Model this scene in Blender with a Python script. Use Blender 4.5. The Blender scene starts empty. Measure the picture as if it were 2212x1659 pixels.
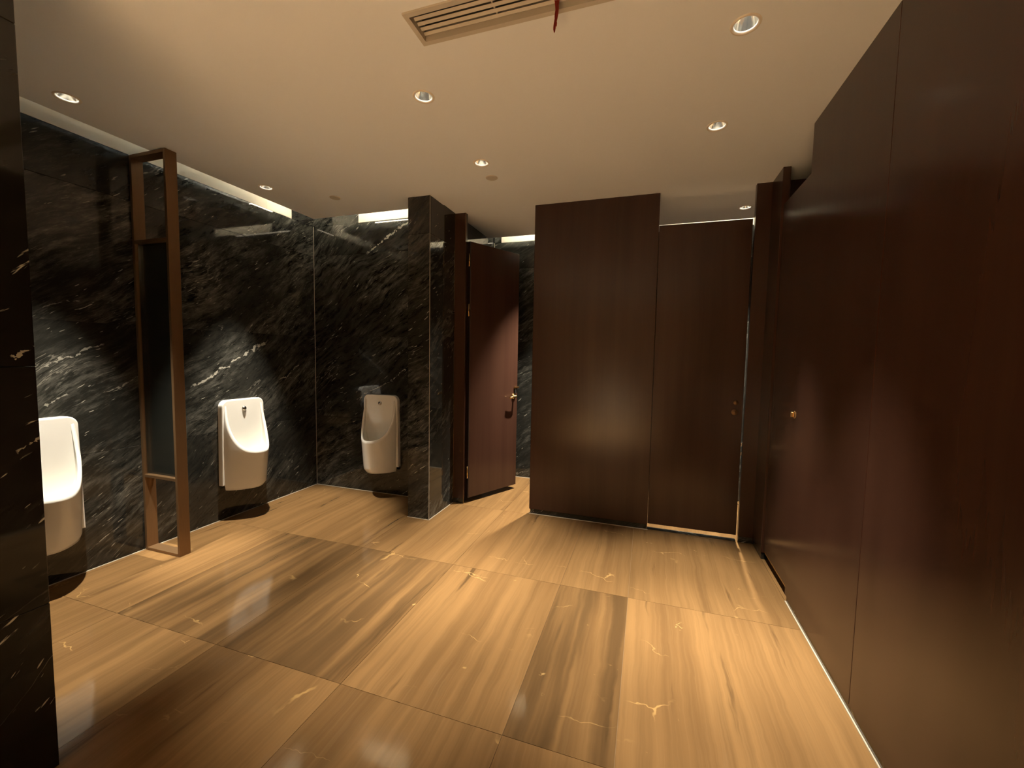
import bpy, bmesh, math, random
from mathutils import Vector, Matrix

random.seed(7)
scn = bpy.context.scene
COL = scn.collection

# ------------------------------------------------------------------ camera
cam_d = bpy.data.cameras.new('camera')
cam = bpy.data.objects.new('camera', cam_d)
COL.objects.link(cam)
RIGHT = Vector((0.95041917, 0.31049058, 0.01729173))
DOWN = Vector((0.03732279, -0.0586892, -0.99757836))
FWD = Vector((-0.30872385, 0.94876297, -0.06736771))
m = Matrix.Identity(4)
for i in range(3):
    m[i][0], m[i][1], m[i][2] = RIGHT[i], -DOWN[i], -FWD[i]
m.translation = (0, 0, 1.357)
cam.matrix_world = m
cam_d.sensor_fit = 'HORIZONTAL'
cam_d.sensor_width = 36.0
cam_d.lens = 895.02 / 2212 * 36.0
cam_d.clip_start = 0.02
scn.camera = cam

# ------------------------------------------------------------------ world, exposure
world = bpy.data.worlds.new('world')
scn.world = world
world.use_nodes = True
world.node_tree.nodes['Background'].inputs[0].default_value = (0.02, 0.018, 0.015, 1)
world.node_tree.nodes['Background'].inputs[1].default_value = 0.2
vs = scn.view_settings
vs.view_transform = 'Standard'
vs.look = 'None'
vs.exposure = 0.77
vs.gamma = 1.0
vs.use_curve_mapping = False
scn.cycles.use_denoising = True
scn.cycles.diffuse_bounces = 8
scn.cycles.max_bounces = 12

LIGHT_COL = (1.0, 0.905, 0.735)
LAMP_W = 400.0        # room downlights
LAMP_W_URINAL = 340.0
LAMP_W_STALL = 640.0
LAMP_W_ADDED = 2700.0  # unseen lamps added behind the viewer to lift the overall light
COVE_E = 62.0

# ------------------------------------------------------------------ room numbers (metres)
XL, XR = -3.205, 0.785       # left marble wall, right wood wall
YB, YS = 3.385, 4.39         # urinal back wall, stall back wall
YF = 3.385                   # face of the cubicle fronts
H = 2.6                      # ceiling
YREAR = -2.6
XFAR = 1.95                  # beyond the right cubicle fronts
PX0, PX1, PY0 = -1.858, -1.66, 2.955   # marble pillar wall

# ------------------------------------------------------------------ helpers
def tag(o, label=None, cat=None, group=None, kind=None):
    if label: o['label'] = label
    if cat: o['category'] = cat
    if group: o['group'] = group
    if kind: o['kind'] = kind
    return o

def link(name, me, mat=None, parent=None, loc=None):
    o = bpy.data.objects.new(name, me)
    COL.objects.link(o)
    if mat is not None and me is not None and len(me.materials) == 0:
        me.materials.append(mat)
    if parent is not None:
        o.parent = parent
    if loc is not None:
        o.location = loc
    return o

def empty(name, loc=(0, 0, 0), rz=0.0):
    o = bpy.data.objects.new(name, None)
    COL.objects.link(o)
    o.location = loc
    o.rotation_euler = (0, 0, rz)
    o.empty_display_size = 0.1
    return o

def finish(bm, name, smooth=False):
    bmesh.ops.recalc_face_normals(bm, faces=bm.faces[:])
    me = bpy.data.meshes.new(name)
    bm.to_mesh(me)
    bm.free()
    if smooth:
        for p in me.polygons:
            p.use_smooth = True
    return me

def bx(bm, x0, x1, y0, y1, z0, z1, bevel=0.0, seg=2):
    r = bmesh.ops.create_cube(bm, size=1.0)
    vs_ = r['verts']
    for v in vs_:
        v.co = Vector((x0 + (v.co.x + .5) * (x1 - x0), y0 + (v.co.y + .5) * (y1 - y0), z0 + (v.co.z + .5) * (z1 - z0)))
    if bevel > 0:
        es = list({e for v in vs_ for e in v.link_edges})
        bmesh.ops.bevel(bm, geom=es, offset=bevel, segments=seg, affect='EDGES', profile=.5)

def box(name, x0, x1, y0, y1, z0, z1, mat, parent=None, bevel=0.0, seg=2):
    bm = bmesh.new()
    bx(bm, x0, x1, y0, y1, z0, z1, bevel, seg)
    return link(name, finish(bm, name), mat, parent)

def boxes(name, lst, mat, parent=None, bevel=0.0):
    bm = bmesh.new()
    for b in lst:
        bx(bm, *b, bevel)
    return link(name, finish(bm, name), mat, parent)

def lathe(name, prof, n=40, smooth=True):
    """prof: list of (r, z); axis is z"""
    bm = bmesh.new()
    rings = []
    for r, z in prof:
        if r < 1e-6:
            rings.append([bm.verts.new((0, 0, z))])
        else:
            rings.append([bm.verts.new((r * math.cos(2 * math.pi * k / n), r * math.sin(2 * math.pi * k / n), z)) for k in range(n)])
    for a, b in zip(rings, rings[1:]):
        for k in range(n):
            k2 = (k + 1) % n
            if len(a) == 1 and len(b) > 1:
                bm.faces.new((a[0], b[k], b[k2]))
            elif len(b) == 1 and len(a) > 1:
                bm.faces.new((a[k], a[k2], b[0]))
            elif len(a) > 1:
                bm.faces.new((a[k], a[k2], b[k2], b[k]))
    return finish(bm, name, smooth)

def tube(name, pts, rad, n=12):
    bm = bmesh.new()
    rings = []
    for i, p in enumerate(pts):
        p = Vector(p)
        d = (Vector(pts[min(i + 1, len(pts) - 1)]) - Vector(pts[max(i - 1, 0)])).normalized()
        a = d.cross(Vector((0, 0, 1)))
        if a.length < 1e-3:
            a = d.cross(Vector((1, 0, 0)))
        a.normalize()
        b = d.cross(a)
        rings.append([bm.verts.new(p + rad * (math.cos(2 * math.pi * k / n) * a + math.sin(2 * math.pi * k / n) * b)) for k in range(n)])
    for r0, r1 in zip(rings, rings[1:]):
        for k in range(n):
            bm.faces.new((r0[k], r0[(k + 1) % n], r1[(k + 1) % n], r1[k]))
    bm.faces.new(rings[0][::-1])
    bm.faces.new(rings[-1])
    return finish(bm, name, True)

# ------------------------------------------------------------------ materials
class NT:
    def __init__(self, name):
        self.mat = bpy.data.materials.new(name)
        self.mat.use_nodes = True
        self.t = self.mat.node_tree
        self.bsdf = self.t.nodes['Principled BSDF']
    def n(self, typ, **kw):
        nd = self.t.nodes.new(typ)
        for k, v in kw.items():
            setattr(nd, k, v)
        return nd
    def put(self, sock, v):
        if hasattr(v, 'is_output') or isinstance(v, bpy.types.NodeSocket):
            self.t.links.new(v, sock)
        else:
            sock.default_value = v
    def math(self, op, a, b=None, c=None, clamp=False):
        nd = self.n('ShaderNodeMath', operation=op, use_clamp=clamp)
        self.put(nd.inputs[0], a)
        if b is not None: self.put(nd.inputs[1], b)
        if c is not None: self.put(nd.inputs[2], c)
        return nd.outputs[0]
    def xyz(self, x, y, z):
        nd = self.n('ShaderNodeCombineXYZ')
        self.put(nd.inputs[0], x); self.put(nd.inputs[1], y); self.put(nd.inputs[2], z)
        return nd.outputs[0]
    def noise(self, vec, scale, detail=3.0, rough=.5, dist=0.0):
        nd = self.n('ShaderNodeTexNoise')
        self.put(nd.inputs['Vector'], vec)
        nd.inputs['Scale'].default_value = scale
        nd.inputs['Detail'].default_value = detail
        nd.inputs['Roughness'].default_value = rough
        nd.inputs['Distortion'].default_value = dist
        return nd.outputs[0]
    def step(self, v, a, b):
        nd = self.n('ShaderNodeMapRange', interpolation_type='SMOOTHSTEP')
        self.put(nd.inputs[0], v)
        nd.inputs[1].default_value = a
        nd.inputs[2].default_value = b
        return nd.outputs[0]
    def mix(self, f, a, b, mode='MIX'):
        nd = self.n('ShaderNodeMix', data_type='RGBA', blend_type=mode)
        self.put(nd.inputs[0], f)
        for s, v in ((nd.inputs[6], a), (nd.inputs[7], b)):
            if isinstance(v, tuple):
                v = (v[0], v[1], v[2], 1.0)
            self.put(s, v)
        return nd.outputs[2]
    def pos(self):
        g = self.n('ShaderNodeNewGeometry')
        s = self.n('ShaderNodeSeparateXYZ')
        self.t.links.new(g.outputs['Position'], s.inputs[0])
        return s.outputs
    def rnd(self):
        return self.n('ShaderNodeObjectInfo').outputs['Random']
    def set(self, **kw):
        for k, v in kw.items():
            k = {'color': 'Base Color', 'rough': 'Roughness', 'metal': 'Metallic', 'spec': 'Specular IOR Level', 'ior': 'IOR',
                 'coat': 'Coat Weight', 'coat_rough': 'Coat Roughness', 'trans': 'Transmission Weight'}.get(k, k)
            if isinstance(v, tuple) and len(v) == 3:
                v = (*v, 1.0)
            self.put(self.bsdf.inputs[k], v)
        return self.mat
    def bump(self, h, strength, dist=.01):
        b = self.n('ShaderNodeBump')
        b.inputs['Strength'].default_value = strength
        b.inputs['Distance'].default_value = dist
        self.put(b.inputs['Height'], h)
        self.t.links.new(b.outputs[0], self.bsdf.inputs['Normal'])

def plain(name, color, rough=.5, metal=0.0, **kw):
    return NT(name).set(color=color, rough=rough, metal=metal, **kw)

def marble(name, veins=(), drift=1.0):
    """polished black marble: soft grey drifts and short white veins climbing to the right"""
    t = NT(name)
    p = t.pos()
    r = t.rnd()
    u0 = t.math('ADD', p[0], p[1])
    v0 = p[2]
    wv = t.xyz(u0, v0, 0.0)
    off = t.math('MULTIPLY', r, 9.0)
    u = t.math('ADD', u0, off)
    th = math.radians(36)
    warp = t.math('MULTIPLY', t.math('SUBTRACT', t.noise(t.xyz(u, v0, 0.3), 1.1, 2), .5), .30)
    warp2 = t.math('MULTIPLY', t.math('SUBTRACT', t.noise(t.xyz(u, v0, 3.3), 6.0, 2), .5), .022)
    a = t.math('ADD', t.math('MULTIPLY', u, math.cos(th)), t.math('MULTIPLY', v0, math.sin(th)))
    b = t.math('SUBTRACT', t.math('MULTIPLY', v0, math.cos(th)), t.math('MULTIPLY', u, math.sin(th)))
    b = t.math('ADD', t.math('ADD', b, warp), warp2)
    cloud = t.step(t.noise(t.xyz(t.math('MULTIPLY', a, .8), t.math('MULTIPLY', b, 1.8), off), 1.6, 3, .55), .42, .70)
    mid = t.step(t.noise(t.xyz(t.math('MULTIPLY', a, 2.6), t.math('MULTIPLY', b, 11.0), off), 2.2, 7, .72), .40, .78)
    fine = t.step(t.noise(t.xyz(t.math('MULTIPLY', a, 7.0), t.math('MULTIPLY', b, 44.0), off), 2.0, 5, .65), .54, .80)
    dash = t.step(t.noise(t.xyz(t.math('MULTIPLY', a, 7.0), t.math('MULTIPLY', b, 46.0), t.math('ADD', off, 5.0)), 1.6, 2, .5), .685, .725)
    dmask = t.step(t.noise(t.xyz(a, b, t.math('ADD', off, 2.0)), 3.0, 2), .42, .56)
    dash = t.math('MULTIPLY', dash, dmask)
    # occasional thin whole veins
    vl = t.math('ABSOLUTE', t.math('SUBTRACT', t.noise(t.xyz(t.math('MULTIPLY', a, .5), t.math('MULTIPLY', b, 2.6), t.math('ADD', off, 8.0)), 1.6, 5, .6), .5))
    vmask = t.step(t.noise(t.xyz(a, b, t.math('ADD', off, 4.0)), 1.7, 2), .53, .64)
    thin = t.math('MULTIPLY', t.math('SUBTRACT', 1.0, t.step(vl, .001, .006)), vmask)
    g = t.math('MULTIPLY', t.math('ADD', t.math('MULTIPLY', mid, .17), t.math('MULTIPLY', fine, .22)), t.math('MULTIPLY', t.math('ADD', t.math('MULTIPLY', cloud, .9), .12), drift))
    g = t.math('ADD', g, .016 if drift > .5 else .006)
    col = t.mix(1.0, (1, 1, 1), t.xyz(t.math('MULTIPLY', g, 1.03), t.math('MULTIPLY', g, 1.0), t.math('MULTIPLY', g, .86)), 'MULTIPLY')
    col = t.mix(t.math('MULTIPLY', thin, .35), col, (.34, .32, .27))
    col = t.mix(t.math('MULTIPLY', dash, .85), col, (.40, .39, .33))
    # single large veins that can be recognised on this wall, as broken bands along a segment
    wn = t.math('SUBTRACT', t.noise(wv, 9.0, 4, .6), .5)
    wn2 = t.noise(wv, 30.0, 4, .6)
    for (ua, va), (ub, vb), wd, amt in veins:
        du, dv = ub - ua, vb - va
        L2 = du * du + dv * dv
        L = math.sqrt(L2)
        rel = t.math('ADD', t.math('MULTIPLY', t.math('SUBTRACT', u0, ua), du / L2), t.math('MULTIPLY', t.math('SUBTRACT', v0, va), dv / L2))
        ins = t.math('MULTIPLY', t.step(rel, -.03, .06), t.math('SUBTRACT', 1.0, t.step(rel, .94, 1.03)))
        dist = t.math('SUBTRACT', t.math('MULTIPLY', t.math('SUBTRACT', v0, va), du / L), t.math('MULTIPLY', t.math('SUBTRACT', u0, ua), dv / L))
        dist = t.math('ABSOLUTE', t.math('ADD', dist, t.math('MULTIPLY', wn, .10)))
        wloc = t.math('MULTIPLY', t.step(wn2, .36, .72), wd * .75)
        band = t.math('LESS_THAN', dist, wloc)
        band = t.math('MULTIPLY', t.math('MULTIPLY', band, ins), amt)
        col = t.mix(band, col, (.46, .44, .375))
    t.set(color=col, rough=.055, ior=1.52)
    return t.mat

def travertine(name, bias=0.0):
    """polished wood-grain stone: brown bands along y, pale and golden cracks across"""
    t = NT(name)
    p = t.pos()
    r = t.rnd()
    off = t.math('MULTIPLY', r, 30.0)
    x, y = p[0], p[1]
    v = t.xyz(x, y, off)
    wx = t.math('MULTIPLY', t.math('SUBTRACT', t.noise(v, 2.4, 3, .55), .5), .045)
    wx2 = t.math('MULTIPLY', t.math('SUBTRACT', t.noise(v, 11.0, 3, .5), .5), .014)
    xs = t.math('ADD', t.math('ADD', x, wx), wx2)
    broad = t.step(t.noise(t.xyz(t.math('MULTIPLY', xs, 5.0), t.math('MULTIPLY', y, .35), off), 1.0, 3, .55), .36, .70)
    mid = t.step(t.noise(t.xyz(t.math('MULTIPLY', xs, 19.0), t.math('MULTIPLY', y, .55), off), 1.0, 4, .6), .34, .70)
    fine = t.noise(t.xyz(t.math('MULTIPLY', xs, 90.0), t.math('MULTIPLY', y, 1.6), off), 1.0, 4, .6)
    dark = t.step(t.noise(t.xyz(t.math('MULTIPLY', xs, 13.0), t.math('MULTIPLY', y, .8), t.math('ADD', off, 7.0)), 1.0, 4, .6), .60, .74)
    K = .42
    C = lambda *c: tuple(q * K for q in c)
    col = t.mix(broad, C(.50, .285, .115), C(.36, .20, .08))
    col = t.mix(t.math('MULTIPLY', mid, .55), col, C(.25, .14, .058))
    col = t.mix(t.math('MULTIPLY', dark, .80), col, C(.12, .07, .032))
    col = t.mix(t.math('MULTIPLY', t.step(fine, .45, .75), .22), col, C(.58, .35, .155))
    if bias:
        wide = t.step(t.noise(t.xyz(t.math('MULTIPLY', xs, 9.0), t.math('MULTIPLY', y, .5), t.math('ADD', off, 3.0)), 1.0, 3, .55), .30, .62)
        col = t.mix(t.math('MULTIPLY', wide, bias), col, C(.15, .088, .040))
    tone = t.math('ADD', .92, t.math('MULTIPLY', r, .16))
    col = t.mix(1.0, col, t.xyz(tone, tone, tone), 'MULTIPLY')
    # hairline cracks running across the grain
    wy = t.math('MULTIPLY', t.math('SUBTRACT', t.noise(v, 3.2, 4, .6), .5), .34)
    wxx = t.math('MULTIPLY', t.math('SUBTRACT', t.noise(t.xyz(y, x, off), 4.0, 4, .6), .5), .30)
    vor = t.n('ShaderNodeTexVoronoi', feature='DISTANCE_TO_EDGE')
    vor.inputs['Scale'].default_value = 1.0
    t.put(vor.inputs['Vector'], t.xyz(t.math('MULTIPLY', t.math('ADD', x, wxx), 1.1), t.math('MULTIPLY', t.math('ADD', y, wy), 3.6), off))
    crack = t.math('SUBTRACT', 1.0, t.step(vor.outputs['Distance'], .002, .011))
    cmask = t.step(t.noise(v, 3.4, 3, .6), .55, .68)
    crack = t.math('MULTIPLY', crack, cmask)
    col = t.mix(t.math('MULTIPLY', crack, .6), col, (.46, .29, .11))
    # clusters of golden crystal flecks
    vor2 = t.n('ShaderNodeTexVoronoi', feature='DISTANCE_TO_EDGE')
    vor2.inputs['Scale'].default_value = 17.0
    t.put(vor2.inputs['Vector'], t.xyz(t.math('ADD', x, t.math('MULTIPLY', t.noise(v, 24.0, 2), .09)), t.math('ADD', y, t.math('MULTIPLY', t.noise(v, 20.0, 2), .09)), off))
    fl = t.math('SUBTRACT', 1.0, t.step(vor2.outputs['Distance'], .01, .06))
    fm = t.step(t.noise(v, 6.5, 3, .6), .69, .75)
    col = t.mix(t.math('MULTIPLY', t.math('MULTIPLY', fl, fm), .7), col, (.50, .33, .13))
    t.set(color=col, rough=.09, ior=1.5)
    return t.mat

def veneer(name, tone=1.0):
    t = NT(name)
    p = t.pos()
    r = t.math('MULTIPLY', t.rnd(), 11.0)
    u = t.math('ADD', p[0], p[1])
    w = t.math('MULTIPLY', t.math('SUBTRACT', t.noise(t.xyz(u, p[2], r), 1.5, 2), .5), .06)
    u = t.math('ADD', u, w)
    g = t.noise(t.xyz(t.math('MULTIPLY', u, 60.0), t.math('MULTIPLY', p[2], 1.2), r), 1.0, 5, .6)
    bnd = t.noise(t.xyz(t.math('MULTIPLY', u, 9.0), t.math('MULTIPLY', p[2], .35), r), 1.0, 3, .5)
    tone *= .66
    col = t.mix(t.step(bnd, .3, .75), (.080 * tone, .037 * tone, .024 * tone), (.062 * tone, .028 * tone, .0185 * tone))
    col = t.mix(t.math('MULTIPLY', t.step(g, .40, .75), .18), col, (.108 * tone, .048 * tone, .028 * tone))
    t.set(color=col, rough=t.math('ADD', .17, t.math('MULTIPLY', g, .08)), ior=1.45)
    return t.mat

def paint(name, color, rough=.75):
    t = NT(name)
    g = t.n('ShaderNodeNewGeometry')
    n1 = t.noise(g.outputs['Position'], 1.6, 3)
    col = t.mix(t.math('MULTIPLY', n1, .10), color, tuple(c * .9 for c in color))
    t.set(color=col, rough=rough)
    t.bump(t.noise(g.outputs['Position'], 55.0, 3), .03, .003)
    return t.mat

def brushed(name, color, rough=.32):
    t = NT(name)
    p = t.pos()
    n1 = t.noise(t.xyz(t.math('MULTIPLY', p[0], 40.0), t.math('MULTIPLY', p[1], 40.0), t.math('MULTIPLY', p[2], 3.0)), 4.0, 3)
    col = t.mix(t.math('MULTIPLY', n1, .45), color, tuple(c * .62 for c in color))
    t.set(color=col, rough=rough, metal=.7)
    return t.mat

def ceramic(name):
    t = NT(name)
    g = t.n('ShaderNodeNewGeometry')
    n1 = t.noise(g.outputs['Position'], 6.0, 2)
    t.set(color=t.mix(n1, (.84, .83, .79), (.80, .79, .75)), rough=.08, ior=1.52)
    return t.mat

def emit(name, color, strength):
    t = NT(name)
    t.set(color=(0.8, 0.8, 0.8))
    t.bsdf.inputs['Emission Color'].default_value = (*color, 1)
    t.bsdf.inputs['Emission Strength'].default_value = strength
    return t.mat

EX_ = -1.775
M_LEFT = marble('black_marble_left', [
    ((2.179 + XL, 1.083), (2.832 + XL, 1.459), .022, .75),
    ((1.382 + XL, 1.258), (1.666 + XL, 1.382), .012, .5), ((1.654 + XL, 1.081), (1.856 + XL, 1.173), .012, .5),
    ((1.381 + XL, 1.03), (1.491 + XL, 1.072), .010, .5), ((1.395 + XL, 1.573), (1.556 + XL, 1.646), .008, .4),
    ((2.95 + XL, 1.10), (3.08 + XL, 1.17), .012, .6), ((3.10 + XL, 1.19), (3.18 + XL, 1.235), .010, .6)])
M_BACK = marble('black_marble_back', [
    ((-2.574 + YB, 2.313), (-2.11 + YB, 2.568), .026, .9),
    ((-2.708 + YB, .908), (-2.311 + YB, 1.105), .012, .55), ((-2.311 + YB, 1.105), (-2.154 + YB, 1.219), .010, .65)])
M_PILLAR = marble('black_marble_pillar', (), .8)
M_PIER = marble('black_marble_pier', [((.70 + EX_, 1.335), (.78 + EX_, 1.36), .012, .5), ((.70 + EX_, 1.05), (.78 + EX_, 1.075), .012, .5)], .12)
M_GROUT = plain('dark_grout', (.02, .019, .016), .7)
M_CAULK = plain('pale_caulk', (.46, .40, .32), .6)
M_FLOOR = travertine('wood_grain_travertine')
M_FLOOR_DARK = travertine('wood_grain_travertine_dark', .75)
M_FGROUT = plain('floor_grout', (.16, .10, .05), .7)
M_WOOD = veneer('dark_walnut_veneer')
M_WOODEDGE = plain('dark_door_edge', (.016, .008, .005), .5)
M_CEIL = paint('ceiling_paint', (.84, .90, .96))
M_PLASTER = paint('cove_plaster', (.82, .77, .66))
M_REAR = paint('rear_plaster', (.70, .62, .50))
M_BRONZE = brushed('brushed_bronze', (.25, .148, .072), .42)
M_BRASS = plain('brass_fitting', (.72, .50, .22), .22, 1.0)
M_STEEL = plain('polished_steel', (.62, .60, .56), .18, 1.0)
M_CER = ceramic('white_porcelain')
M_GLASS = plain('smoked_glass', (.03, .032, .027), .22, trans=.55, ior=1.45)
M_VENT = plain('grille_white_enamel', (.56, .53, .47), .45)
M_DUCT = plain('duct_dark', (.05, .045, .035), .8)
M_RED = NT('red_ribbon_cloth')
_g = M_RED.n('ShaderNodeNewGeometry')
M_RED = M_RED.set(color=M_RED.mix(M_RED.noise(_g.outputs['Position'], 60.0, 2), (.40, .035, .012), (.27, .018, .01)), rough=.6)
M_REFL = plain('lamp_reflector', (.86, .85, .80), .16, 1.0)
M_LENS = emit('lamp_lens', (1.0, .95, .84), 45.0)
M_TRIM = plain('lamp_trim_enamel', (.78, .74, .66), .35)
M_LED = emit('led_diffuser', (1.0, .84, .58), COVE_E)
M_PLATE = plain('grey_cover_plate', (.56, .54, .49), .5)
M_BLACK = plain('black_rubber', (.012, .012, .012), .45)

# ================================================================== floor
floor = box('floor', XL - .1, XFAR + .1, YREAR - .1, YS + .1, -.06, -.0035, M_FGROUT)
tag(floor, 'brown wood-grain polished stone floor of large tiles', kind='structure')
xe = [XL, -2.55, -1.85, -1.15, -.445, -.055, .79, 1.36, XFAR]
ye = [YREAR, -1.78, -.74, .29, 1.325, 2.366, 3.372, YS]
G = .0008
for j in range(len(ye) - 1):
    for i in range(len(xe) - 1):
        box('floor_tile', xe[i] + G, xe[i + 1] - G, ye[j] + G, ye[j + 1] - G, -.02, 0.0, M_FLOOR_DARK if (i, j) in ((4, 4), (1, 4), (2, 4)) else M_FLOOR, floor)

# ================================================================== marble walls
ZJ = [0.0, .72, 1.515, 2.31, H]
def slab_row(wall, axis, plane, spans, mat, depth, zj=ZJ, sgn=-1):
    """slabs whose face lies in `plane`; they reach `depth` behind it"""
    g = .0007
    for a0, a1 in spans:
        for z0, z1 in zip(zj, zj[1:]):
            lo, hi = sorted((plane, plane + sgn * depth))
            if axis == 'x':
                box('marble_slab', lo, hi, a0 + g, a1 - g, z0 + g, z1 - g, mat, wall, .0012, 1)
            else:
                box('marble_slab', a0 + g, a1 - g, lo, hi, z0 + g, z1 - g, mat, wall, .0012, 1)

wall_left = box('wall_left', XL - .12, XL - .015, YREAR - .1, YB + .12, -.05, 2.95, M_GROUT)
tag(wall_left, 'black marble wall behind the urinals', kind='structure')
slab_row(wall_left, 'x', XL, [(YREAR, -.5), (-.5, .72), (.72, 1.872), (1.872, YB)], M_LEFT, .015)
box('cove_board', XL - .012, XL, YREAR, 2.85, H + .001, 2.9, M_PLASTER, wall_left)
box('cove_board', XL - .012, XL, 2.851, 3.12, H + .001, 2.9, M_PLASTER, wall_left)
box('cove_board', XL - .012, XL, 3.121, YB, H + .001, 2.9, M_LEFT, wall_left)

wall_back = box('wall_back', XL - .1, PX0, YB + .015, YB + .12, -.05, 2.95, M_GROUT)
tag(wall_back, 'black marble wall at the far end of the urinal bay', kind='structure')
slab_row(wall_back, 'y', YB, [(XL, PX0 - .0)], M_BACK, .015, sgn=1)
box('cove_board', XL, -2.67, YB, YB + .012, H + .001, 2.9, M_BACK, wall_back)
box('cove_board', -2.669, PX0, YB, YB + .012, H + .001, 2.9, M_PLASTER, wall_back)
box('corner_joint', XL, XL + .003, YB - .003, YB, .002, H, M_CAULK, wall_back)

# pillar: marble wall between urinal bay and first cubicle
wall_pillar = box('wall_pillar', PX0 + .015, PX1 - .015, PY0 + .015, YS, -.05, 2.95, M_GROUT)
tag(wall_pillar, 'black marble pillar wall between urinals and cubicles', kind='structure')
g = .0007
for z0, z1 in zip(ZJ, ZJ[1:]):
    box('marble_slab', PX0, PX1 - .0, PY0, PY0 + .015, z0 + g, z1 - g, M_PILLAR, wall_pillar, .0015, 1)
    box('marble_slab', PX1 - .015, PX1, PY0 + .0155, YS, z0 + g, z1 - g, M_PILLAR, wall_pillar, .0012, 1)
    box('marble_slab', PX0, PX0 + .015, PY0 + .0155, YB, z0 + g, z1 - g, M_PILLAR, wall_pillar, .0012, 1)
box('corner_highlight', PX1 - .0015, PX1 + .0012, PY0 - .0012, PY0 + .0015, .0, H, M_CAULK, wall_pillar)  # pale strip paints the highlight along the pillar's chamfered edge

# entrance pier in the left foreground
EX, EY0, EY1 = -1.775, .34, .752
wall_entrance = box('wall_entrance', XL, EX - .015, EY0 + .015, EY1 - .015, -.05, H, M_GROUT)
tag(wall_entrance, 'black marble pier in the left foreground', kind='structure')
ze = [0, .55, 1.30, 2.29, H]
for z0, z1 in zip(ze, ze[1:]):
    box('marble_slab', EX - .015, EX, EY0, EY1, z0 + g, z1 - g, M_PIER, wall_entrance, .0012, 1)
    box('marble_slab', XL + .001, EX - .0155, EY1 - .015, EY1, z0 + g, z1 - g, M_PIER, wall_entrance, .0012, 1)
    box('marble_slab', XL + .001, EX - .0155, EY0, EY0 + .015, z0 + g, z1 - g, M_PIER, wall_entrance, .0012, 1)

# cubicle back wall
wall_stall = box('wall_stall', PX1, XFAR + .1, YS + .015, YS + .12, -.05, 2.95, M_GROUT)
tag(wall_stall, 'black marble back wall of the cubicles', kind='structure')
slab_row(wall_stall, 'y', YS, [(PX1 + .001, -.24), (-.24, .9), (.9, XFAR)], M_BACK if False else M_PILLAR, .015, sgn=1)
box('cove_board', PX1, -1.58, YS, YS + .012, H + .001, 2.9, M_PILLAR, wall_stall)
box('cove_board', -1.579, XFAR, YS, YS + .012, H + .001, 2.9, M_PLASTER, wall_stall)
box('corner_joint', PX1, PX1 + .003, YS - .003, YS, .002, H, M_CAULK, wall_stall)

# rear wall behind the camera and the wall closing the right cubicles
wall_rear = box('wall_rear', XL - .1, XFAR + .1, YREAR - .12, YREAR, -.05, 2.95, M_REAR)
tag(wall_rear, 'plain plaster wall behind the viewer', kind='structure')
wall_outer = box('wall_outer', XFAR, XFAR + .12, YREAR - .1, YS + .1, -.05, 2.95, M_REAR)
tag(wall_outer, 'plain plaster wall at the back of the right cubicle', kind='structure')

# caulk lines where the marble meets the floor
trims = [
    (XL, XL + .006, EY1, YB, 0, .004), (XL, PX0, YB - .006, YB, 0, .004),
    (PX0 - .005, PX1 + .005, PY0 - .005, PY0, 0, .003), (PX1, PX1 + .004, PY0, YF, 0, .003),
    (PX1, -.25, YS - .006, YS, 0, .004), (XR + .002, XR + .010, YREAR, 2.63, 0, .004), (-.93, .05, YF - .002, YF + .005, 0, .003)]
for k, b in enumerate(trims):
    tag(box('trim_%d' % (k + 1), *b, M_CAULK), 'pale caulk line along the floor edge', kind='structure')

# ================================================================== ceiling
LIGHTS_ROOM = [(-1.076, 1.849), (.30, 1.807), (-1.069, 2.567), (.306, 2.517), (-1.0, -.45), (-.45, -.45), (-1.0, -1.25), (-.45, -1.25), (-.70, -2.0)]  # entries behind the viewer are unseen, put in for extra bounce light
LIGHTS_URINAL = [(-2.791, 1.351), (-2.798, 2.49)]
LIGHTS_STALL = [(.712, 3.884), (-.80, 3.87)]
VX0, VX1, VY0, VY1 = -.882, .34, 1.409, 1.532      # grille opening
HOLE_R = .043

def ceiling_sheet():
    bm = bmesh.new()
    outer = [(-3.008, YREAR), (XFAR, YREAR), (XFAR, 4.185), (-1.655, 4.185), (-1.655, 3.183), (-3.008, 3.183)]
    loops = [outer, [(VX0, VY0), (VX1, VY0), (VX1, VY1), (VX0, VY1)]]
    for x, y in LIGHTS_ROOM + LIGHTS_URINAL + LIGHTS_STALL:
        loops.append([(x + HOLE_R * math.cos(2 * math.pi * k / 32), y + HOLE_R * math.sin(2 * math.pi * k / 32)) for k in range(32)])
    es = []
    for lp in loops:
        vv = [bm.verts.new((x, y, H)) for x, y in lp]
        for i in range(len(vv)):
            es.append(bm.edges.new((vv[i], vv[(i + 1) % len(vv)])))
    bmesh.ops.triangle_fill(bm, use_beauty=True, use_dissolve=False, edges=es)
    # upstand of the cove edges
    for (x0, y0), (x1, y1) in zip(outer, outer[1:] + outer[:1]):
        q = [bm.verts.new(c) for c in ((x0, y0, H), (x1, y1, H), (x1, y1, H + .055), (x0, y0, H + .055))]
        bm.faces.new(q)
    bmesh.ops.remove_doubles(bm, verts=bm.verts[:], dist=1e-5)
    me = bpy.data.meshes.new('ceiling')
    bm.to_mesh(me)
    bm.free()
    return me
ceiling = link('ceiling', ceiling_sheet(), M_CEIL)
tag(ceiling, 'flat cream painted ceiling with a light cove at the walls', kind='structure')
box('upper_slab', XL - .1, XFAR + .1, YREAR - .1, YS + .1, 2.9, 2.97, M_CEIL, ceiling)

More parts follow.
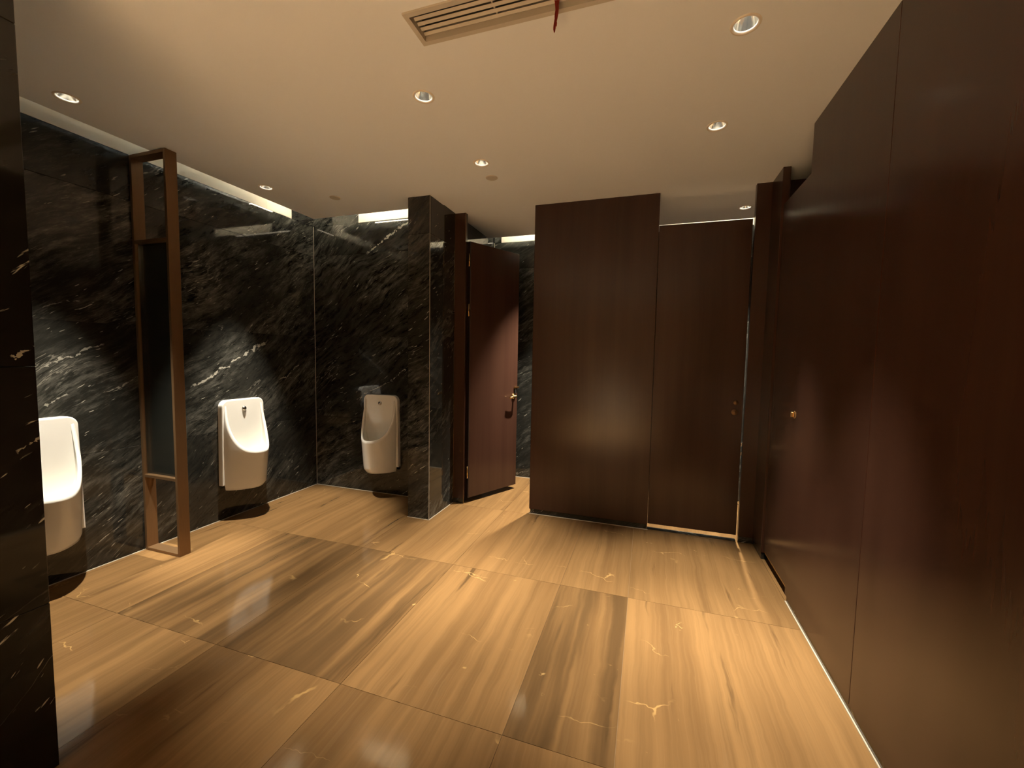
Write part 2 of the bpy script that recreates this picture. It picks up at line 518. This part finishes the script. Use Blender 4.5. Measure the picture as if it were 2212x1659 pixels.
# ================================================================== cubicle fronts
# wood jamb beside the pillar
jamb = box('wall_jamb', PX1 + .001, -1.556, YF + .012, YF + .055, .045, H, M_WOOD, None, .0015, 1)
tag(jamb, 'narrow dark wood jamb beside the marble pillar', kind='structure')
box('stone_base', PX1 + .002, -1.558, YF + .016, YF + .053, 0, .0445, M_PILLAR, jamb)
box('edge_strip', -1.556, -1.5545, YF + .0115, YF + .014, .0, H, M_BRASS, jamb)
box('edge_strip', PX1 + .001, PX1 + .0025, YF + .0105, YF + .012, .0, H, M_BRASS, jamb)

# wide fixed panel between the open and the closed cubicle
front = box('wall_front', -.926, .046, YF, YF + .05, .042, H, M_WOOD, None, .002, 1)
tag(front, 'wide dark wood panel between the open and closed cubicle doors', kind='structure')
box('stone_base', -.918, .044, YF + .006, YF + .046, 0, .0415, M_PILLAR, front)
# cubicle divider behind it
div = box('wall_divider', -.27, -.235, YF + .05, YS, .0, H, M_WOOD)
tag(div, 'dark wood divider between the two far cubicles', kind='structure')

# corner jamb and post on the right
corner = boxes('wall_corner', [(.69, XR, YF + .005, YF + .045, .045, H), (XR, XFAR, YF + .005, YF + .045, .0, H)], M_WOOD)
tag(corner, 'dark wood corner wall between closed cubicle door and right-hand door', kind='structure')
box('stone_base', .692, XR, YF + .009, YF + .043, 0, .0445, M_PILLAR, corner)
post = box('wall_post', XR, XR + .045, 3.15, YF + .004, .045, H, M_WOOD, None, .0015, 1)
tag(post, 'narrow dark wood post at the far side of the right-hand door', kind='structure')
box('stone_base', XR + .003, XR + .043, 3.152, YF + .004, 0, .0445, M_PILLAR, post)

# right-hand wall of wood panels
wall_right = box('wall_right', XR + .03, XR + .055, YREAR, 2.628, .042, H, M_WOODEDGE)
tag(wall_right, 'dark wood panelled wall on the right', kind='structure')
pe = [2.632, 1.842, .65, -.53, -1.72, YREAR]
for y1, y0 in zip(pe, pe[1:]):
    box('wood_panel', XR, XR + .03, y0 + .0015, y1 - .0015, .042, H, M_WOOD, wall_right, .0012, 1)
base_r = box('baseboard_right', XR + .008, XR + .05, YREAR, 2.625, 0, .0415, M_PILLAR)
tag(base_r, 'low black stone base under the right wood panels', kind='structure')

# ------------------------------------------------------------------ doors
def hinge(parent, z, x=0.0, y=-.004):
    h = link('hinge', tube('hinge', [(x, y, z - .055), (x, y, z + .055)], .006, 10), M_BRASS, parent)
    return h

DZ0, DZ1 = .045, 2.362
# door 1: open inwards, hinged beside the jamb
d1 = empty('door_1', (-1.545, YF + .052, 0), math.radians(63.2))
tag(d1, 'dark wood cubicle door standing open beside the marble pillar', kind='structure')
DW = .632
leaf = box('leaf', .012, DW, -.02, .02, DZ0, DZ1, M_WOOD, d1, .0015, 1)
box('leaf_edge', .004, .0118, -.0195, .0195, DZ0, DZ1, M_WOODEDGE, d1)
for z in (.285, 1.76, 2.2):
    hinge(d1, z, .0, -.012)
# lever handle with round rose, and a coat-hook shaped stop above it
hd = link('handle', lathe('handle', [(0, .0), (.026, .0), (.026, .006), (.022, .010), (.010, .011), (.010, .045), (0, .045)], 28), M_BRASS, d1)
hd.rotation_euler = (math.radians(90), 0, 0)
hd.location = (DW - .055, -.0205, .955)
lv = link('lever', tube('lever', [(DW - .055, -.060, .955), (DW - .065, -.064, .953), (DW - .10, -.064, .95), (DW - .145, -.060, .948)], .008, 10), M_BRASS, d1)
box('latch_bar', DW - .05, DW + .012, -.034, -.0205, 1.035, 1.052, M_BRASS, d1, .002, 1)
box('keeper', DW - .042, DW - .022, -.030, -.0205, .985, 1.034, M_BLACK, d1)

# door 2: closed, straight ahead
d2 = empty('door_2', (.0475, YF + .012, 0))
tag(d2, 'closed dark wood cubicle door right of the wide panel', kind='structure')
box('leaf', 0, .630, 0, .04, .048, DZ1, M_WOOD, d2, .002, 1)
for zz, rr in ((1.043, .017), (.972, .022)):
    k = link('lock_rose', lathe('lock_rose', [(0, 0), (rr, 0), (rr, .004), (rr * .8, .007), (rr * .35, .008), (rr * .3, .014), (0, .014)], 24), M_BRONZE, d2)
    k.rotation_euler = (math.radians(90), 0, 0)
    k.location = (.582 if rr < .02 else .576, -.0005, zz)
for zz in (.735, .665):
    box('latch_tongue', .6305, .639, .004, .03, zz - .012, zz + .012, M_STEEL, d2, .001, 1)
box('stall_threshold', 0, .63, .0, .045, 0.0, .004, M_PILLAR, d2)

# door 3: closed, in the right wall
d3 = empty('door_3', (XR + .012, 2.645, 0))
tag(d3, 'closed dark wood door in the right wall with small brass lock', kind='structure')
box('leaf', 0, .04, .003, .498, .07, DZ1, M_WOOD, d3, .002, 1)
box('lock_plate', -.004, .0, .045, .072, 1.035, 1.075, M_BRASS, d3, .001, 1)
box('thumb_turn', -.016, -.004, .055, .063, 1.040, 1.068, M_BRASS, d3, .002, 1)
box('bottom_seal', .002, .014, .006, .495, .060, .0695, M_BRASS, d3)

# ================================================================== downlights
def downlight(x, y, watts, label, group, size=54, blend=1.0, lit=True):
    e = empty('downlight', (x, y, H))
    tag(e, label, 'ceiling light', group)
    r = HOLE_R
    link('trim_ring', lathe('trim_ring', [(r - .004, .004), (r - .003, -.001), (r + .002, -.004), (r + .008, -.0035), (r + .010, 0.0004)], 40), M_TRIM, e)
    link('reflector', lathe('reflector', [(r - .0015, .001), (r - .004, .012), (r - .010, .030), (r - .017, .046), (r - .024, .055), (.0, .057)], 40), M_REFL, e)
    link('lens', lathe('lens', [(0, .048), (.010, .0482), (.017, .0500), (.019, .053), (0, .0545)], 28), M_LENS, e)
    ld = bpy.data.lights.new('downlight_beam', 'SPOT')
    ld.energy = watts
    ld.color = LIGHT_COL
    ld.spot_size = math.radians(size)
    ld.spot_blend = blend
    ld.shadow_soft_size = .016
    lo = bpy.data.objects.new('downlight_beam', ld)
    COL.objects.link(lo)
    lo.parent = e
    lo.location = (0, 0, .024)
    return e

GR = 'recessed ceiling downlights'
names = {0: 'round recessed downlight in mid ceiling, left of the air grille end',
         1: 'large round recessed downlight near the right wood panels, nearest to the viewer',
         2: 'round recessed downlight just before a grey ceiling disc, above the open cubicle',
         3: 'round recessed downlight second from the viewer along the right wood wall'}
for i, (x, y) in enumerate(LIGHTS_ROOM):
    downlight(x, y, LAMP_W * (1.12 if x > 0 else 1) if y > 1 else LAMP_W_ADDED, names.get(i, 'added unseen downlight behind the viewer, brightens the room'), GR, (46 if x < 0 else 43) if y > 1 else 42)
downlight(*LIGHTS_URINAL[0], LAMP_W_URINAL, 'round recessed downlight above the urinal beside the black foreground pier', GR, 45, .6)
downlight(*LIGHTS_URINAL[1], LAMP_W_URINAL, 'small bright recessed downlight above the urinal by the bronze screen', GR, 45, .6)
downlight(*LIGHTS_STALL[0], LAMP_W_STALL, 'round recessed downlight inside the closed cubicle, seen over its door', GR, 72)
downlight(*LIGHTS_STALL[1], LAMP_W_STALL, 'round recessed downlight inside the open cubicle, behind the wide panel', GR, 64)

# cove LED strips on top of the ceiling edge
def cove_light(name, x0, x1, y0, y1, label, face):
    e = empty(name, ((x0 + x1) / 2, (y0 + y1) / 2, H + .056))
    tag(e, label, 'cove light', 'cove lights above the ceiling edge')
    cx, cy = (x0 + x1) / 2, (y0 + y1) / 2
    box('channel', x0 - cx, x1 - cx, y0 - cy, y1 - cy, 0, .010, M_STEEL, e)
    q = .004
    box('diffuser', x0 - cx + q, x1 - cx - q, y0 - cy + q, y1 - cy - q, .0101, .020, M_LED, e, .003, 1)
cove_light('cove_light', -2.66, -1.87, 3.13, 3.155, 'warm light strip hidden in the cove over the far urinal', 'y')
cove_light('cove_light', -1.55, -.28, 4.13, 4.155, 'warm light strip hidden in the cove of the open cubicle', 'y')
cove_light('cove_light', .30, XFAR - .05, 4.13, 4.155, 'warm light strip hidden in the cove of the closed cubicle', 'y')
cove_light('cove_light', -3.03 + .02, -2.995 + .02, 2.87, 3.10, 'short warm light strip in the cove over the corner of the urinal bay', 'x')

# ================================================================== urinals
def urinal(loc, rz, label):
    """local frame: wall at x=0, bowl towards +x, width along y"""
    e = empty('urinal', loc, rz)
    tag(e, label, 'urinal', 'wall-hung porcelain urinals')
    z0, zlip, ztop = .243, .560, .957
    D, XB, W = .255, .045, .183
    n = 56
    def rim(x):
        k = max(0.0, min(1.0, (D - x) / (D - XB)))
        return ztop - (ztop - zlip) * (1 - k ** 2.15) ** .62
    def outline(ph, inset):
        c, s = math.cos(ph), math.sin(ph)
        ex = 1.22
        x = XB - .012 + (D - XB + .012 - inset) * abs(c) ** ex
        y = (W - inset) * math.copysign(abs(s) ** 1.15, s)
        y *= 1 - .16 * (x / D) ** 2
        return x, y
    def taper(z):
        k = max(0.0, min(1.0, (z - z0) / (zlip - z0)))
        return .76 + .24 * k ** .95
    def neck(z):
        k = max(0.0, min(1.0, (z - .70) / (ztop - .70)))
        return 1 - .11 * k ** 1.5
    bm = bmesh.new()
    rows_o, rows_i = 12, 9
    outer, inner = [], []
    for i in range(n + 1):
        f = -1 + 2 * i / n
        ph = math.radians(90) * f
        xo, yo = outline(ph, 0)
        xi, yi = outline(ph, .019)
        zr = rim(xo)
        co = []
        for j in range(rows_o + 1):
            t = j / rows_o
            z = z0 + (zr - z0) * t
            tp = taper(z)
            rb = 1.0 - .10 * max(0, 1 - (z - z0) / .03) ** 2
            co.append(bm.verts.new(((XB - .012) + (xo - XB + .012) * tp * rb, yo * (.96 + .04 * min(1, (z - z0) / .35)) * (rb ** .5) * neck(z), z)))
        ci = []
        zb = .40
        for j in range(rows_i + 1):
            t = j / rows_i
            z = zr + .002 - (zr - zb) * t
            kk = 1.0 if t < .45 else math.cos((t - .45) / .55 * math.radians(84))
            shr = .12 + .88 * kk
            tp = taper(z) if z < zlip else 1.0
            ci.append(bm.verts.new((XB + (xi - XB) * tp * shr, yi * (.35 + .65 * shr) * neck(z), z)))
        outer.append(co)
        inner.append(ci)
    for i in range(n):
        for j in range(rows_o):
            bm.faces.new((outer[i][j], outer[i + 1][j], outer[i + 1][j + 1], outer[i][j + 1]))
        for j in range(rows_i):
            bm.faces.new((inner[i][j], inner[i + 1][j], inner[i + 1][j + 1], inner[i][j + 1]))
        bm.faces.new((outer[i][-1], outer[i + 1][-1], inner[i + 1][0], inner[i][0]))
    bm.faces.new([outer[i][0] for i in range(n + 1)])
    bm.faces.new([inner[i][-1] for i in range(n + 1)])
    me = finish(bm, 'bowl', True)
    o = link('bowl', me, M_CER, e)
    # back plate: shield with rounded top corners
    bm = bmesh.new()
    w2, zt, rr = .190, .966, .055
    pts = [(-w2 * 1.03, .287), (w2 * 1.03, .287)]
    for k in range(9):
        a = math.radians(90 * k / 8)
        pts.append((w2 * .98 - rr + rr * math.cos(a), zt - rr + rr * math.sin(a)))
    for k in range(9):
        a = math.radians(90 + 90 * k / 8)
        pts.append((-w2 * .98 + rr + rr * math.cos(a), zt - rr + rr * math.sin(a)))
    lo = [bm.verts.new((.001, y, z)) for y, z in pts]
    hi = [bm.verts.new((.046, y, z)) for y, z in pts]
    nn = len(pts)
    bm.faces.new(lo)
    bm.faces.new(hi)
    for k in range(nn):
        bm.faces.new((lo[k], lo[(k + 1) % nn], hi[(k + 1) % nn], hi[k]))
    bmesh.ops.recalc_face_normals(bm, faces=bm.faces[:])
    ed = [ed_ for ed_ in bm.edges if all(v.co.x > .04 for v in ed_.verts)]
    bmesh.ops.bevel(bm, geom=ed, offset=.008, segments=3, affect='EDGES', profile=.5)
    link('back_plate', finish(bm, 'back_plate', False), M_CER, e)
    # flush sensor on the back of the bowl
    s = link('flush_sensor', lathe('flush_sensor', [(0, .016), (.008, .0150), (.015, .011), (.0185, .005), (.020, 0)], 24), M_STEEL, e)
    s.rotation_euler = (0, math.radians(90), 0)
    s.location = (.046, 0, .888)
    dr = link('drain_cover', lathe('drain_cover', [(0, .006), (.022, .005), (.026, 0)], 20), M_STEEL, e)
    dr.location = (.10, 0, .402)
    return e

urinal((XL, 1.318, 0), 0, 'white urinal cut off by the black marble pier at left')
urinal((XL, 2.553, 0), 0, 'white urinal on the left marble wall, right of the bronze screen')
urinal((-2.403, YB, 0), math.radians(-90), 'white urinal on the far marble wall beside the pillar')

# ================================================================== bronze privacy screen
sc = empty('privacy_screen', (XL, 1.872, 0))
tag(sc, 'tall bronze framed screen with smoked glass between two urinals', 'screen')
SW, T, Dp = .336, .020, .034
box('post', SW - T, SW, -Dp, Dp, 0, H - .002, M_BRONZE, sc, .0015, 1)
box('post', .001, .001 + T, -Dp, Dp, 0, H - .002, M_BRONZE, sc, .0015, 1)
x0, x1 = .001 + T, SW - T
box('rail', x0, x1, -Dp, Dp, 0.0, .018, M_BRONZE, sc, .0015, 1)
box('rail', x0, x1, -Dp, Dp, .503, .523, M_BRONZE, sc, .0015, 1)
box('rail', x0, x1, -Dp, Dp, 2.04, 2.06, M_BRONZE, sc, .0015, 1)
box('rail', x0, x1, -Dp, Dp, H - .024, H - .002, M_BRONZE, sc, .0015, 1)
gl = box('glass_panel', x0 + .001, x1 - .001, -.006, .006, .524, 2.039, M_GLASS, sc)
for xx in (x0 + .0005, x1 - .0095):
    box('glazing_bead', xx, xx + .009, -.020, -.0065, .5235, 2.0395, M_STEEL, gl)

# ================================================================== air grille and ribbon
vt = empty('air_grille', ((VX0 + VX1) / 2, (VY0 + VY1) / 2, H))
tag(vt, 'long white louvred air grille recessed in the ceiling', 'air vent')
hx, hy, fw = (VX1 - VX0) / 2, (VY1 - VY0) / 2, .019
boxes('frame', [(-hx - fw, hx + fw, -hy - fw, -hy, -.007, 0), (-hx - fw, hx + fw, hy, hy + fw, -.007, 0),
                (-hx - fw, -hx, -hy, hy, -.007, 0), (hx, hx + fw, -hy, hy, -.007, 0),
                (-hx - .002, hx + .002, -hy - .002, -hy, 0, .05), (-hx - .002, hx + .002, hy, hy + .002, 0, .05),
                (-hx - .002, -hx, -hy, hy, 0, .05), (hx, hx + .002, -hy, hy, 0, .05)], M_VENT, vt)
box('duct', -hx, hx, -hy, hy, .05, .056, M_DUCT, vt)
for k in range(5):
    y = -hy + (k + .5) * 2 * hy / 5
    bm = bmesh.new()
    bx(bm, -hx, hx, -.0056, .0056, -.0011, .0011)
    sl = link('louver', finish(bm, 'louver'), M_VENT, vt)
    sl.location = (0, y, .014)
    sl.rotation_euler = (math.radians(-30), 0, 0)
for xx in (-hx * .5, 0, hx * .5):
    box('cross_bar', xx - .003, xx + .003, -hy, hy, .018, .028, M_VENT, vt)

rb = empty('red_ribbon', (-.352, 1.503, H))
tag(rb, 'short red cloth ribbon hanging from the ceiling air grille', 'ribbon')
def ribbon(name, w, ln, ph, dx, par):
    bm = bmesh.new()
    prev = None
    for k in range(15):
        t = k / 14
        z = .004 - ln * t
        cxx = dx + .003 * math.sin(ph + 5 * t)
        ww = w * (1 - .45 * t) * (1 if k < 14 else .35)
        yy = .004 * math.sin(ph + 4 * t)
        row = [bm.verts.new((cxx + ww * q, yy + .0016 * math.cos(3 * q + 6 * t), z - abs(q) * .006 * (k == 14))) for q in (-1, -.33, .33, 1)]
        if prev:
            for q in range(3):
                bm.faces.new((prev[q], prev[q + 1], row[q + 1], row[q]))
        prev = row
    r = bmesh.ops.solidify(bm, geom=bm.faces[:], thickness=.0009)
    return link(name, finish(bm, name, True), M_RED, par)
ribbon('strand', .0072, .108, .3, .001, rb)
ribbon('strand', .0055, .088, 1.6, .004, rb)

# flat round cover plates in the ceiling
for (x, y), lb in (((-2.431, 2.801), 'flat grey round ceiling disc over the urinal bay corner'), ((-1.085, 2.794), 'flat grey round ceiling disc just behind a downlight')):
    e = empty('ceiling_disc', (x, y, H))
    tag(e, lb, 'ceiling disc', 'flat grey ceiling discs')
    link('cover', lathe('cover', [(0, -.0055), (.034, -.0055), (.039, -.0045), (.0405, -.001), (.0405, 0)], 40), M_PLATE, e)
    link('gasket', lathe('gasket', [(.0405, -.0012), (.043, -.0010), (.0435, .0002)], 40), M_TRIM, e)
